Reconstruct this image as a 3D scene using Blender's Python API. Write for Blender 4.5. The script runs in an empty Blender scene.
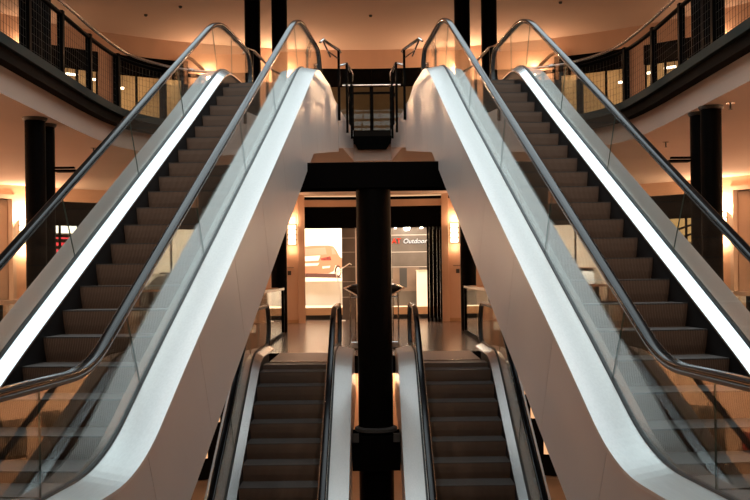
import bpy, bmesh, math, random
from math import sin, cos, tan, pi, radians, atan2, sqrt
from mathutils import Vector, Matrix
from mathutils.geometry import tessellate_polygon
random.seed(7)
SC = bpy.context.scene
COL = SC.collection

# ------------------------------------------------------------------ materials
def mat(name, color, rough=0.5, metal=0.0, var=0.0, vscale=3.0, bump=0.0, bscale=40.0, emit=None, estr=0.0,
        spec=0.5, stretch=None, aniso=0.0):
    m = bpy.data.materials.new(name); m.use_nodes = True
    nt = m.node_tree; b = nt.nodes['Principled BSDF']
    b.inputs['Base Color'].default_value = (*color, 1)
    b.inputs['Roughness'].default_value = rough
    b.inputs['Metallic'].default_value = metal
    b.inputs['Specular IOR Level'].default_value = spec
    if emit:
        b.inputs['Emission Color'].default_value = (*emit, 1)
        b.inputs['Emission Strength'].default_value = estr
    if var or bump:
        tc = nt.nodes.new('ShaderNodeTexCoord'); mp = nt.nodes.new('ShaderNodeMapping')
        nt.links.new(tc.outputs['Object'], mp.inputs['Vector'])
        if stretch: mp.inputs['Scale'].default_value = stretch
        if var:
            n = nt.nodes.new('ShaderNodeTexNoise'); n.inputs['Scale'].default_value = vscale
            n.inputs['Detail'].default_value = 4
            nt.links.new(mp.outputs['Vector'], n.inputs['Vector'])
            r = nt.nodes.new('ShaderNodeValToRGB')
            r.color_ramp.elements[0].position = .3; r.color_ramp.elements[1].position = .7
            r.color_ramp.elements[0].color = (*[max(0, c*(1-var)) for c in color], 1)
            r.color_ramp.elements[1].color = (*[min(1, c*(1+var)) for c in color], 1)
            nt.links.new(n.outputs['Fac'], r.inputs['Fac'])
            nt.links.new(r.outputs['Color'], b.inputs['Base Color'])
        if bump:
            n2 = nt.nodes.new('ShaderNodeTexNoise'); n2.inputs['Scale'].default_value = bscale
            nt.links.new(mp.outputs['Vector'], n2.inputs['Vector'])
            bp = nt.nodes.new('ShaderNodeBump'); bp.inputs['Strength'].default_value = bump
            bp.inputs['Distance'].default_value = .01
            nt.links.new(n2.outputs['Fac'], bp.inputs['Height'])
            nt.links.new(bp.outputs['Normal'], b.inputs['Normal'])
    return m

def glass_mat(name, tint, k=1.0):
    m = bpy.data.materials.new(name); m.use_nodes = True
    nt = m.node_tree; nt.nodes.clear()
    o = nt.nodes.new('ShaderNodeOutputMaterial'); mix = nt.nodes.new('ShaderNodeMixShader')
    t = nt.nodes.new('ShaderNodeBsdfTransparent'); g = nt.nodes.new('ShaderNodeBsdfGlossy')
    t.inputs['Color'].default_value = (*tint, 1); g.inputs['Roughness'].default_value = 0.0
    g.inputs['Color'].default_value = (.97, 1, .99, 1)
    lw = nt.nodes.new('ShaderNodeLayerWeight'); lw.inputs['Blend'].default_value = .5
    p = nt.nodes.new('ShaderNodeMath'); p.operation = 'POWER'; p.inputs[1].default_value = 5
    ma = nt.nodes.new('ShaderNodeMath'); ma.operation = 'MULTIPLY_ADD'
    ma.inputs[1].default_value = .94*k; ma.inputs[2].default_value = .04*k
    nt.links.new(lw.outputs['Facing'], p.inputs[0]); nt.links.new(p.outputs[0], ma.inputs[0])
    nt.links.new(ma.outputs[0], mix.inputs['Fac'])
    nt.links.new(t.outputs[0], mix.inputs[1]); nt.links.new(g.outputs[0], mix.inputs[2])
    nt.links.new(mix.outputs[0], o.inputs['Surface'])
    return m

def step_mat(name, dark, light, rough):
    m = bpy.data.materials.new(name); m.use_nodes = True
    nt = m.node_tree; b = nt.nodes['Principled BSDF']
    tc = nt.nodes.new('ShaderNodeTexCoord')
    w = nt.nodes.new('ShaderNodeTexWave'); w.wave_type = 'BANDS'; w.bands_direction = 'X'
    w.inputs['Scale'].default_value = 22.0; w.inputs['Distortion'].default_value = 0.0
    nt.links.new(tc.outputs['Object'], w.inputs['Vector'])
    n = nt.nodes.new('ShaderNodeTexNoise'); n.inputs['Scale'].default_value = 6
    nt.links.new(tc.outputs['Object'], n.inputs['Vector'])
    mx = nt.nodes.new('ShaderNodeMath'); mx.operation = 'MULTIPLY_ADD'
    mx.inputs[1].default_value = .35; nt.links.new(n.outputs['Fac'], mx.inputs[0]); nt.links.new(w.outputs['Fac'], mx.inputs[2])
    r = nt.nodes.new('ShaderNodeValToRGB')
    r.color_ramp.elements[0].color = (*dark, 1); r.color_ramp.elements[1].color = (*light, 1)
    nt.links.new(mx.outputs[0], r.inputs['Fac']); nt.links.new(r.outputs['Color'], b.inputs['Base Color'])
    bp = nt.nodes.new('ShaderNodeBump'); bp.inputs['Strength'].default_value = .5; bp.inputs['Distance'].default_value = .006
    nt.links.new(w.outputs['Fac'], bp.inputs['Height']); nt.links.new(bp.outputs['Normal'], b.inputs['Normal'])
    b.inputs['Roughness'].default_value = rough
    return m

def wood_floor(name, c1, c2, rough):
    m = bpy.data.materials.new(name); m.use_nodes = True
    nt = m.node_tree; b = nt.nodes['Principled BSDF']
    tc = nt.nodes.new('ShaderNodeTexCoord')
    br = nt.nodes.new('ShaderNodeTexBrick'); br.inputs['Scale'].default_value = 1.0
    br.inputs['Color1'].default_value = (*c1, 1); br.inputs['Color2'].default_value = (*c2, 1)
    br.inputs['Mortar'].default_value = (*[c*.5 for c in c1], 1)
    br.inputs['Mortar Size'].default_value = .004
    br.inputs['Brick Width'].default_value = 1.6; br.inputs['Row Height'].default_value = .22
    nt.links.new(tc.outputs['Object'], br.inputs['Vector'])
    nt.links.new(br.outputs['Color'], b.inputs['Base Color'])
    b.inputs['Roughness'].default_value = rough
    return m

def emat(name, color, strength):
    m = bpy.data.materials.new(name); m.use_nodes = True
    nt = m.node_tree; nt.nodes.clear()
    o = nt.nodes.new('ShaderNodeOutputMaterial'); e = nt.nodes.new('ShaderNodeEmission')
    e.inputs['Color'].default_value = (*color, 1); e.inputs['Strength'].default_value = strength
    nt.links.new(e.outputs[0], o.inputs['Surface'])
    return m

M = dict(
    alu=mat('satin_aluminium', (.93, .95, .95), .26, 1.0, var=.04, vscale=9, stretch=(8, .5, 8)),
    aluw=mat('brushed_deck_aluminium', (.74, .75, .74), .34, .6, var=.04, vscale=9, stretch=(8, .5, 8)),
    chrome=mat('chrome', (.82, .84, .85), .12, 1.0),
    clad=mat('lacquered_panel', (.68, .62, .585), .30, .12, var=.03, vscale=1.2),
    black=mat('black_lacquer', (.0025, .0023, .0022), .42, spec=.015),
    blackm=mat('black_matt', (.003, .0027, .0026), .8, spec=0),
    gasket=mat('dark_gasket', (.02, .024, .026), .4),
    rubber=mat('handrail_rubber', (.006, .006, .007), .15, spec=.32),
    skirt=mat('skirt_coating', (.012, .012, .013), .5, spec=.2),
    riser=step_mat('ribbed_riser', (.10, .072, .057), (.20, .148, .116), .6),
    tread=step_mat('ribbed_tread', (.05, .05, .05), (.13, .13, .13), .4),
    plaster=mat('warm_plaster', (.66, .50, .40), .85, var=.03, vscale=.7),
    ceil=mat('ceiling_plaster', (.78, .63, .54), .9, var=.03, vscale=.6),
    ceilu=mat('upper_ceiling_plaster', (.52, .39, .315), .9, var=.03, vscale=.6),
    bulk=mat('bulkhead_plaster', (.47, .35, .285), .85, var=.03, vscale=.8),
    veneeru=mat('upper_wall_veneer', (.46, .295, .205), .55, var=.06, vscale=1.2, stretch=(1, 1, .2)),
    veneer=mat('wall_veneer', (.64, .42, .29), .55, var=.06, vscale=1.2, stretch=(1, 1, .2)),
    beige=mat('beige_door', (.58, .46, .37), .55, var=.05, vscale=2),
    slabedge=mat('slab_edge', (.012, .009, .007), .7, spec=.02),
    channel=mat('rail_channel', (.022, .030, .028), .6, .0, spec=.05),
    floor=wood_floor('mid_floor_wood', (.16, .098, .070), (.125, .077, .055), .2),
    carpet=mat('upper_floor', (.18, .13, .10), .7, var=.1, vscale=4),
    lfloor=mat('lower_floor_stone', (.10, .07, .052), .35, var=.08, vscale=1.5),
    plate=mat('landing_plate', (.27, .17, .135), .42, .0, var=.08, vscale=20),
    wire=mat('wire', (.03, .025, .02), .5, .6),
    railwood=mat('rail_wood', (.62, .33, .17), .35, var=.1, vscale=10),
    steelrail=mat('brushed_rail', (.78, .72, .66), .22, 1.0),
    white=mat('white_wall', (.86, .80, .72), .7, var=.02),
    tile=mat('glass_tile', (.12, .10, .085), .12, spec=.6, var=.15, vscale=2),
    seam=mat('tile_seam', (.5, .45, .4), .4),
    glass=glass_mat('balustrade_glass', (.95, .975, .965)),
    pane=glass_mat('shop_pane', (.9, .9, .88), .7),
    gedge=mat('glass_edge', (.10, .16, .15), .2),
    lampw=emat('lamp_diffuser', (1, .80, .50), 7),
    lamph=emat('spot_bulb', (1, .88, .7), 40),
    sky=emat('skylight_diffuser', (.83, .955, 1.0), 1.95),
    cove=emat('cove_strip', (1, .68, .38), 1.0),
    lampb=emat('bar_lamp', (1, .85, .62), 9),
    amber=emat('amber_glint', (1, .52, .25), 1.0),
    neon=emat('neon_red', (1, .06, .07), 1.6),
    signred=emat('sign_red', (1, .05, .02), 1.6),
    signwhite=emat('sign_white', (1, .9, .8), 1.6),
    strip=emat('glow_panel', (1, .86, .66), 3.2),
    inside=mat('shop_back_wall', (.52, .39, .24), .8, var=.15, vscale=1.5),
    darkgrey=mat('dark_grey', (.04, .038, .036), .5),
    brownp=mat('brown_panel', (.16, .11, .08), .45, var=.2, vscale=2),
    counter=mat('counter_cream', (.80, .68, .50), .4),
    oak=mat('oak_edge', (.50, .30, .16), .4),
    cardark=mat('car_paint_black', (.012, .012, .014), .15, .3, spec=.8),
    carorange=mat('car_paint_copper', (.55, .24, .10), .2, .5, spec=.8),
    tyre=mat('tyre', (.015, .015, .015), .7),
    carglass=mat('car_glass', (.02, .02, .022), .05, spec=.8),
    lens=emat('headlamp_lens', (1, .93, .85), 5),
    pr_body=mat('print_copper', (.42, .19, .11), .8), pr_light=mat('print_cream', (.95, .80, .62), .8),
    pr_dark=mat('print_dark', (.10, .04, .03), .8), pr_pink=mat('print_rose', (.52, .24, .17), .8),
    pr_paper=mat('print_paper', (.93, .86, .74), .8),
    pic1=mat('picture_ochre', (.13, .09, .06), .7, var=.9, vscale=5), pic2=mat('picture_red', (.25, .03, .02), .7, var=.8, vscale=6),
)

# ------------------------------------------------------------------ helpers
def obj(name, bm, m, parent=None, smooth=False, kind=None):
    me = bpy.data.meshes.new(name)
    bm.normal_update()
    if smooth is True:
        for f in bm.faces: f.smooth = True
    bm.to_mesh(me); bm.free()
    for x in (m if isinstance(m, (list, tuple)) else [m]): me.materials.append(x)
    if smooth == 'auto':
        for p in me.polygons: p.use_smooth = True
        try: me.set_sharp_from_angle(angle=radians(35))
        except Exception: pass
    o = bpy.data.objects.new(name, me); COL.objects.link(o)
    if parent: o.parent = parent
    if kind: o['kind'] = kind
    return o

def thing(name, label, cat, loc=(0, 0, 0), rz=0, group=None):
    o = bpy.data.objects.new(name, None); COL.objects.link(o)
    o.empty_display_size = .2
    o.location = loc; o.rotation_euler = (0, 0, rz)
    return tag(o, label, cat, group)

def tag(o, label, cat, group=None):
    o['label'] = label; o['category'] = cat
    if group: o['group'] = group
    return o

def copy_tree(o, parent=None):
    c = o.copy(); COL.objects.link(c); c.parent = parent
    for ch in o.children: copy_tree(ch, c)
    return c

def box(bm, x0, x1, y0, y1, z0, z1, mi=0):
    v = [bm.verts.new(p) for p in ((x0, y0, z0), (x1, y0, z0), (x1, y1, z0), (x0, y1, z0),
                                   (x0, y0, z1), (x1, y0, z1), (x1, y1, z1), (x0, y1, z1))]
    for q in ((3, 2, 1, 0), (4, 5, 6, 7), (0, 1, 5, 4), (1, 2, 6, 5), (2, 3, 7, 6), (3, 0, 4, 7)):
        bm.faces.new([v[i] for i in q]).material_index = mi
    return v

def bbox(x0, x1, y0, y1, z0, z1, bev=0.0, seg=2):
    bm = bmesh.new(); box(bm, x0, x1, y0, y1, z0, z1)
    if bev: bmesh.ops.bevel(bm, geom=bm.edges[:], offset=bev, segments=seg, affect='EDGES', profile=.5)
    return bm

def cyl(bm, c, r, z0, z1, n=32, r2=None):
    r2 = r if r2 is None else r2
    a = [bm.verts.new((c[0]+r*cos(2*pi*i/n), c[1]+r*sin(2*pi*i/n), z0)) for i in range(n)]
    b = [bm.verts.new((c[0]+r2*cos(2*pi*i/n), c[1]+r2*sin(2*pi*i/n), z1)) for i in range(n)]
    for i in range(n):
        j = (i+1) % n
        bm.faces.new((a[i], a[j], b[j], b[i]))
    bm.faces.new(a[::-1]); bm.faces.new(b)

def lathe(bm, prof, n=32, c=(0, 0)):
    rings = [[bm.verts.new((c[0]+r*cos(2*pi*i/n), c[1]+r*sin(2*pi*i/n), z)) for i in range(n)] for r, z in prof]
    for a, b in zip(rings, rings[1:]):
        for i in range(n):
            j = (i+1) % n
            bm.faces.new((a[i], a[j], b[j], b[i]))
    bm.faces.new(rings[0][::-1]); bm.faces.new(rings[-1])

def tube(bm, pts, r, n=10, closed=False, ry=None):
    """round or oval tube along a 3D path"""
    pts = [Vector(p) for p in pts]; N = len(pts); rings = []
    ry = ry or r
    up0 = None
    for i, p in enumerate(pts):
        a = pts[i-1] if (i or closed) else p
        b = pts[(i+1) % N] if (i < N-1 or closed) else p
        t = (b-a).normalized()
        ref = Vector((0, 0, 1)) if abs(t.z) < .95 else Vector((0, 1, 0))
        if up0 is not None: ref = up0
        sd = t.cross(ref)
        if sd.length < 1e-4: sd = t.cross(Vector((1, 0, 0)))
        sd.normalize(); up = sd.cross(t).normalized(); up0 = up
        rings.append([bm.verts.new(p+sd*(r*cos(2*pi*k/n))+up*(ry*sin(2*pi*k/n))) for k in range(n)])
    for i in range(N if closed else N-1):
        a, b = rings[i], rings[(i+1) % N]
        for k in range(n):
            j = (k+1) % n
            bm.faces.new((a[k], a[j], b[j], b[k]))
    if not closed:
        bm.faces.new(rings[0][::-1]); bm.faces.new(rings[-1])

def slab(bm, outer, holes, z0, z1, mtop=0, mside=1, mbot=2):
    loops = [[Vector((x, y, 0)) for x, y in l] for l in [outer]+holes]
    flat = [p for l in loops for p in l]
    tris = tessellate_polygon(loops)
    vt = [bm.verts.new((p.x, p.y, z1)) for p in flat]; vb = [bm.verts.new((p.x, p.y, z0)) for p in flat]
    for t in tris:
        a, b, c = [flat[i] for i in t]
        if (b-a).cross(c-a).z < 0: t = t[::-1]
        try:
            bm.faces.new([vt[i] for i in t]).material_index = mtop
            bm.faces.new([vb[i] for i in t[::-1]]).material_index = mbot
        except ValueError: pass
    k = 0
    for l in loops:
        n = len(l)
        for i in range(n):
            j = (i+1) % n
            bm.faces.new((vb[k+i], vb[k+j], vt[k+j], vt[k+i])).material_index = mside
        k += n
    bmesh.ops.recalc_face_normals(bm, faces=bm.faces[:])

def offset_path(pts, d):
    out = []
    for i, p in enumerate(pts):
        a = pts[max(0, i-1)]; b = pts[min(len(pts)-1, i+1)]
        tx, ty = b[0]-a[0], b[1]-a[1]; L = sqrt(tx*tx+ty*ty)
        out.append((p[0]-ty/L*d, p[1]+tx/L*d))
    return out

def sweep2d(bm, path, half, z0, z1):
    """vertical walled strip (width 2*half) along an XY path"""
    L = offset_path(path, half); R = offset_path(path, -half)
    v = [[bm.verts.new((*p, z)) for p in (a, b) for z in (z0, z1)] for a, b in zip(L, R)]
    for a, b in zip(v, v[1:]):
        for q in ((0, 1), (1, 3), (3, 2), (2, 0)):
            bm.faces.new((a[q[0]], b[q[0]], b[q[1]], a[q[1]]))
    bm.faces.new((v[0][0], v[0][1], v[0][3], v[0][2])); bm.faces.new((v[-1][2], v[-1][3], v[-1][1], v[-1][0]))
    bmesh.ops.recalc_face_normals(bm, faces=bm.faces[:])

def resample(path, n):
    seg = [0]
    for a, b in zip(path, path[1:]): seg.append(seg[-1]+sqrt((a[0]-b[0])**2+(a[1]-b[1])**2))
    out = []
    for i in range(n):
        t = seg[-1]*i/(n-1); k = 0
        while k < len(seg)-2 and seg[k+1] < t: k += 1
        f = (t-seg[k])/max(1e-9, seg[k+1]-seg[k])
        out.append((path[k][0]+(path[k+1][0]-path[k][0])*f, path[k][1]+(path[k+1][1]-path[k][1])*f))
    return out

def smooth_path(pts, n):
    """Catmull-Rom through control points"""
    P = [pts[0]]+list(pts)+[pts[-1]]; out = []
    for i in range(1, len(P)-2):
        for k in range(12):
            t = k/12
            c = []
            for d in (0, 1):
                a, b, e, f = P[i-1][d], P[i][d], P[i+1][d], P[i+2][d]
                c.append(.5*(2*b+(e-a)*t+(2*a-5*b+4*e-f)*t*t+(3*b-a-3*e+f)*t**3))
            out.append(tuple(c))
    out.append(tuple(pts[-1]))
    return resample(out, n)

# ------------------------------------------------------------------ levels and plan
RISE = 4.33; ZM = 0.0; ZU = RISE; ZL = -RISE
CY = 16.7; RW = 11.7; RO = 17.2
ZC = 3.70                                        # ceiling of the middle level
ZT = 7.92                                        # ceiling of the upper level
def P(a, r=RW): return (r*sin(radians(a)), CY+r*cos(radians(a)))
TH = .0837; SLOPE = .514; U0 = 2.909             # plan angle and slope of the upper flights

# ------------------------------------------------------------------ escalators
S1 = RISE/SLOPE
def nose(s, rb=2.1, rt=1.7):
    al = math.atan(SLOPE)
    tb = rb*tan(al/2); tt = rt*tan(al/2)
    if s <= -tb: return 0.0
    e = tb*cos(al)
    if s < e:
        d = s+tb
        return rb-sqrt(rb*rb-d*d)
    e2 = S1-tt*cos(al)
    if s <= e2: return SLOPE*s
    if s < S1+tt:
        d = S1+tt-s
        return RISE-(rt-sqrt(rt*rt-d*d))
    return RISE
def wgt(s):                                      # 1 on the slope, 0 on the flats
    if s < 0: return max(0, 1+s/.9)
    if s > S1-.2: return max(0, 1-(s-S1+.2)/.7)
    return 1.0
def bottom(s):
    if s < S1-.5: return max(SLOPE*s-.95, -1.0)
    return (SLOPE*(S1-.5)-.95)+.135*(s-S1+.5)
SA, SB = -2.4, 11.05
def sgrid(a, b, ds=.12):
    n = max(2, int((b-a)/ds)+1)
    return [a+(b-a)*i/(n-1) for i in range(n)]
def lift(s):                                     # decks sit a little higher on the slope than on the flat
    k = max(0, min(1, (s+.4)/1.9)); q = max(0, min(1, (s-6.0)/2.2))
    return -.045*(1-k*k*(3-2*k))+.03*q*q*(3-2*q)
def rim(s):                                      # the outer deck drops to the floor at both ends
    k = max(0, min(1, (s-9.75)/.9), min(1, (-1.4-s)/.9))
    return -.13*k*k*(3-2*k)+lift(s)
def sweep_profile(bm, ss, prof, f):
    rings = [[bm.verts.new((x, s, nose(s)+z+f(s))) for x, z in prof] for s in ss]
    n = len(prof)
    for a, b in zip(rings, rings[1:]):
        for i in range(n):
            j = (i+1) % n
            bm.faces.new((a[i], b[i], b[j], a[j]))
    bm.faces.new(rings[0]); bm.faces.new(rings[-1][::-1])
    bmesh.ops.recalc_face_normals(bm, faces=bm.faces[:])

HX = .605; HZ = .865
def hh(s): return .775+.095*max(0, min(1, s/S1))
_OC = []
def rail_curve():
    if not _OC:
        for s in sgrid(-2.2, 10.6, .05):
            a = math.atan((nose(s+.01)-nose(s-.01))/.02)
            _OC.append((s-hh(s)*sin(a), nose(s)+hh(s)*cos(a)))
    return _OC
def hrz(s):
    c = rail_curve(); k = 0
    while k < len(c)-2 and c[k+1][0] < s: k += 1
    f = (s-c[k][0])/(c[k+1][0]-c[k][0]); return c[k][1]+(c[k+1][1]-c[k][1])*f
H0, H1 = .775, .87
def rail_path():
    r = .36; p = []
    c0 = (-1.9, H0-r)
    p.append((-1.45, H0-2*r)); p.append((-1.7, H0-2*r))
    for i in range(13):
        a = -pi/2-pi*i/12
        p.append((c0[0]+r*cos(a), c0[1]+r*sin(a)))
    for s in sgrid(-1.75, 10.05, .1): p.append((s, hrz(s)))
    c1 = (10.2, RISE+H1-r)
    for i in range(13):
        a = pi/2-pi*i/12
        p.append((c1[0]+r*cos(a), c1[1]+r*sin(a)))
    p.append((10.0, RISE+H1-2*r)); p.append((9.75, RISE+H1-2*r))
    return p
def rail_sweep(bm, x, prof):
    pts = rail_path(); rings = []
    for i, p in enumerate(pts):
        a = pts[max(0, i-1)]; b = pts[min(len(pts)-1, i+1)]
        t = Vector((b[0]-a[0], b[1]-a[1])).normalized(); nrm = Vector((-t.y, t.x))
        # on the loops the outside of the loop is "up"
        rings.append([bm.verts.new((x+u, p[0]+nrm.x*v, p[1]+nrm.y*v)) for u, v in prof])
    n = len(prof)
    for a, b in zip(rings, rings[1:]):
        for k in range(n):
            j = (k+1) % n
            bm.faces.new((a[k], b[k], b[j], a[j]))
    bm.faces.new(rings[0]); bm.faces.new(rings[-1][::-1])
    bmesh.ops.recalc_face_normals(bm, faces=bm.faces[:])

def clad_band(s0, s1, x0, x1):
    bm = bmesh.new(); rows = []
    for s in sgrid(s0, s1, .1):
        D = .435*wgt(s)
        sb = min(max(s+D, SA), SB)
        rows.append([(x, yy, zz) for x in (x0, x1) for yy, zz in ((s, nose(s)+.127+rim(s)), (sb, bottom(sb)))])
    v = [[bm.verts.new(p) for p in r] for r in rows]
    for a, b in zip(v, v[1:]):
        for i, j in ((0, 1), (1, 3), (3, 2), (2, 0)): bm.faces.new((a[i], a[j], b[j], b[i]))
    bm.faces.new(v[0]); bm.faces.new(v[-1])
    bmesh.ops.recalc_face_normals(bm, faces=bm.faces[:])
    return bm

STEP_ME = None
def step_mesh():
    bm = bmesh.new()
    prof = [(0, 0), (.004, -.012), (.012, -.06), (.03, -.13), (.055, -.195), (.07, -.25), (.43, -.25), (.43, -.04), (.405, -.002), (.40, 0)]
    hw = .503
    a = [bm.verts.new((-hw, y, z)) for y, z in prof]; b = [bm.verts.new((hw, y, z)) for y, z in prof]
    n = len(prof)
    for i in range(n):
        j = (i+1) % n
        f = bm.faces.new((a[i], b[i], b[j], a[j])); f.material_index = 1 if i in (0, 8, 9) else 0
    bm.faces.new(a[::-1]); bm.faces.new(b)
    bmesh.ops.recalc_face_normals(bm, faces=bm.faces[:])
    me = bpy.data.meshes.new('step'); bm.to_mesh(me); bm.free()
    me.materials.append(M['riser']); me.materials.append(M['tread'])
    return me

def make_escalator(label, phase):
    t = thing('escalator', label, 'escalator', group='four escalators of the atrium')
    # truss body
    bm = bmesh.new(); rows = []
    for s in sgrid(SA, SB, .15):
        rows.append([(x, s, z) for x, z in ((-.82, bottom(s)+.02), (.82, bottom(s)+.02), (.82, nose(s)-.33), (-.82, nose(s)-.33))])
    v = [[bm.verts.new(p) for p in r] for r in rows]
    for a, b in zip(v, v[1:]):
        for i in range(4):
            j = (i+1) % 4; bm.faces.new((a[i], a[j], b[j], b[i]))
    bm.faces.new(v[0][::-1]); bm.faces.new(v[-1])
    bmesh.ops.recalc_face_normals(bm, faces=bm.faces[:])
    obj('truss', bm, M['blackm'], t)
    seams = [SA, -1.2, .15, 1.45, 2.75, 4.05, 5.35, 6.65, 7.95, 8.95, 9.9, SB]
    for sx in (-1, 1):
        for a, b in zip(seams, seams[1:]):
            x0, x1 = sorted((sx*.83, sx*.862))
            obj('cladding_panel', clad_band(a+.003, b-.003, x0, x1), M['clad'], t)
        ss = sgrid(SA, SB, .1)
        bm = bmesh.new()
        sweep_profile(bm, ss, [(sx*x, z) for x, z in ((.618, .175), (.866, .13), (.866, .105), (.618, .12))], rim)
        obj('outer_deck', bm, M['aluw'], t)
        bm = bmesh.new()
        sweep_profile(bm, sgrid(-1.9, 10.3, .1), [(sx*x, z) for x, z in ((.590, .170), (.486, .110), (.484, .092), (.590, .13))], lift)
        obj('inner_deck', bm, M['alu'], t)
        bm = bmesh.new()
        sweep_profile(bm, sgrid(-1.95, 10.35, .1), [(sx*x, z) for x, z in ((.588, .188), (.591, .192), (.619, .192), (.622, .188), (.622, .12), (.588, .12))], lift)
        obj('glass_channel', bm, M['gasket'], t)
        bm = bmesh.new()
        sweep_profile(bm, sgrid(-1.3, 9.7, .1), [(sx*x, z) for x, z in ((.507, .118), (.53, .118), (.53, -.33), (.507, -.33))], lift)
        obj('skirt', bm, M['skirt'], t)
        # glass balustrade panels
        gs = [-1.9, -.92, .5, 2.35, 4.2, 6.05, 7.9, 9.15, 10.2]
        for k, (a, b) in enumerate(zip(gs, gs[1:])):
            bm = bmesh.new(); top = []; bot = []
            for s in sgrid(a+.003, b-.003, .1):
                D = .29*wgt(s)
                top.append((s, hrz(s)-.02)); bot.append((s+D, nose(s+D)+.19+lift(s+D)))
            if k == 0:
                c = (-1.9, H0-.36)
                ends = [(c[0]+.345*cos(pi/2+pi*i/10), c[1]+.345*sin(pi/2+pi*i/10)) for i in range(1, 11)]
                poly = bot+top[::-1]+ends
            elif k == len(gs)-2:
                c = (10.2, RISE+H1-.36)
                ends = [(c[0]+.345*cos(-pi/2+pi*i/10), c[1]+.345*sin(-pi/2+pi*i/10)) for i in range(0, 10)]
                poly = bot+ends+top[::-1]
            else: poly = bot+top[::-1]
            L = [bm.verts.new((sx*HX-.005, y, z)) for y, z in poly]; R = [bm.verts.new((sx*HX+.005, y, z)) for y, z in poly]
            bm.faces.new(L); bm.faces.new(R[::-1]); n = len(poly)
            for i in range(n):
                j = (i+1) % n
                f = bm.faces.new((L[i], R[i], R[j], L[j])); f.material_index = 1
            bmesh.ops.recalc_face_normals(bm, faces=bm.faces[:])
            obj('glass_panel', bm, [M['glass'], M['gedge']], t)
        bm = bmesh.new()
        sp = lambda v, e: math.copysign(abs(v)**e, v)
        prof = [(.041*sp(cos(2*pi*(i+.5)/24), .5), .024*sp(sin(2*pi*(i+.5)/24), .6)) for i in range(24)]
        rail_sweep(bm, sx*HX, prof); obj('handrail', bm, M['rubber'], t, smooth=True)
        bm = bmesh.new()
        rail_sweep(bm, sx*HX, [(-.024, -.042), (.024, -.042), (.024, -.02), (-.024, -.02)]); obj('handrail_guide', bm, M['gasket'], t)
    global STEP_ME
    if STEP_ME is None: STEP_ME = step_mesh()
    s = -1.0+phase
    while s < 9.15:
        o = bpy.data.objects.new('step', STEP_ME); COL.objects.link(o); o.parent = t; o.location = (0, s, nose(s)); s += .4
    for y0, y1, z in ((SA, -.78, 0), (9.35, SB, RISE)):
        obj('floor_plate', bbox(-.46, .46, y0, y1, z-.03, z+.006), M['plate'], t)
    # comb plates: a row of teeth at each end of the step band
    for y, z, d in ((-.78, 0, 1), (9.35, RISE, -1)):
        bm = bmesh.new()
        for k in range(40):
            x = -.45+.90*k/39
            box(bm, x-.006, x+.006, min(y, y+.10*d), max(y, y+.10*d), z, z+.008)
        obj('comb', bm, M['alu'], t)
    return t

SOUT, SLOW = 6.335, 6.064
def put_upper(t, sgn):
    # local +Y runs up the flight; both flights converge towards the back
    c = -U0*cos(TH)                              # the offset along the flight's own normal
    ox, oy = sgn*(U0-sin(TH)*SOUT), cos(TH)*SOUT
    t.location = (ox, oy, 0.0); t.rotation_euler = (0, 0, sgn*TH)
eL = make_escalator('long escalator on the left rising to the upper floor, brown side panels facing right', .288)
put_upper(eL, -1)
eR = copy_tree(eL); eR['label'] = 'long escalator on the right rising to the upper floor, brown side panels facing left'
put_upper(eR, 1)
lL = make_escalator('lower escalator left of the black central column, coming up to the wooden landing', .17)
lL.location = (-1.205, SLOW, ZL)
lR = copy_tree(lL); lR['label'] = 'lower escalator right of the black central column, coming up to the wooden landing'
lR.location = (1.205, SLOW, ZL)

# ------------------------------------------------------------------ floors, ceilings, shell
def outer_loop(r=RO, back=-9):
    pts = [P(a, r) for a in range(-90, 91, 5)]
    return [(-r, back)]+pts+[(r, back)]
curveL = [(-4.52, 1.0), (-4.52, 8), (-4.52, 14.5)]+smooth_path([(-4.52, 15.6), (-4.42, 17.2), (-4.02, 18.25), (-3.45, 18.85), (-2.75, 19.1)], 24)
def ux(u, y): return u+tan(TH)*y
eyl = 17.33
inner = [(ux(-3.77, 18.9), 18.95), (ux(-3.77, eyl), eyl), (ux(-2.05, eyl), eyl), (-.385, 20.0)]
half = curveL+inner
holeU = half+[(-x, y) for x, y in reversed(half)]
bm = bmesh.new(); slab(bm, outer_loop(), [holeU], 4.05, ZU-.004)
obj('floor', bm, [M['carpet'], M['slabedge'], M['slabedge']], kind='structure')
# bulkhead and ceiling under the upper floor
halfc = offset_path(curveL, .16)+[(ux(-3.9, 18.9), 19.05), (ux(-3.8, eyl), eyl+.02), (ux(-2.05, eyl), eyl+.02), (-.385, 20.03)]
holeC = halfc+[(-x, y) for x, y in reversed(halfc)]
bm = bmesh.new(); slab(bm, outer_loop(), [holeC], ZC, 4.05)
obj('ceiling', bm, [M['ceil'], M['bulk'], M['ceil']], kind='structure')
# middle level floor
mh = [(-4.6, 3.87), (-4.6, 10), (-4.6, 17)]+smooth_path([(-4.6, 17.5), (-4.35, 19.6), (-3.6, 21.4), (-2.15, 22.4)], 16)+[(-2.16, 17.14), (-.345, 17.14), (-.345, 16.4)]
holeM = mh+[(-x, y) for x, y in reversed(mh)]
bm = bmesh.new(); slab(bm, outer_loop(), [holeM], -.30, 0)
obj('floor', bm, [M['floor'], M['slabedge'], M['plaster']], kind='structure')
# lower level floor with the two escalator pits
pits = [[(s*1.205-.875, 3.6), (s*1.205+.875, 3.6), (s*1.205+.875, 8.2), (s*1.205-.875, 8.2)] for s in (-1, 1)]
bm = bmesh.new(); slab(bm, outer_loop(), pits, ZL-.3, ZL)
obj('floor', bm, [M['lfloor'], M['slabedge'], M['slabedge']], kind='structure')
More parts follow.
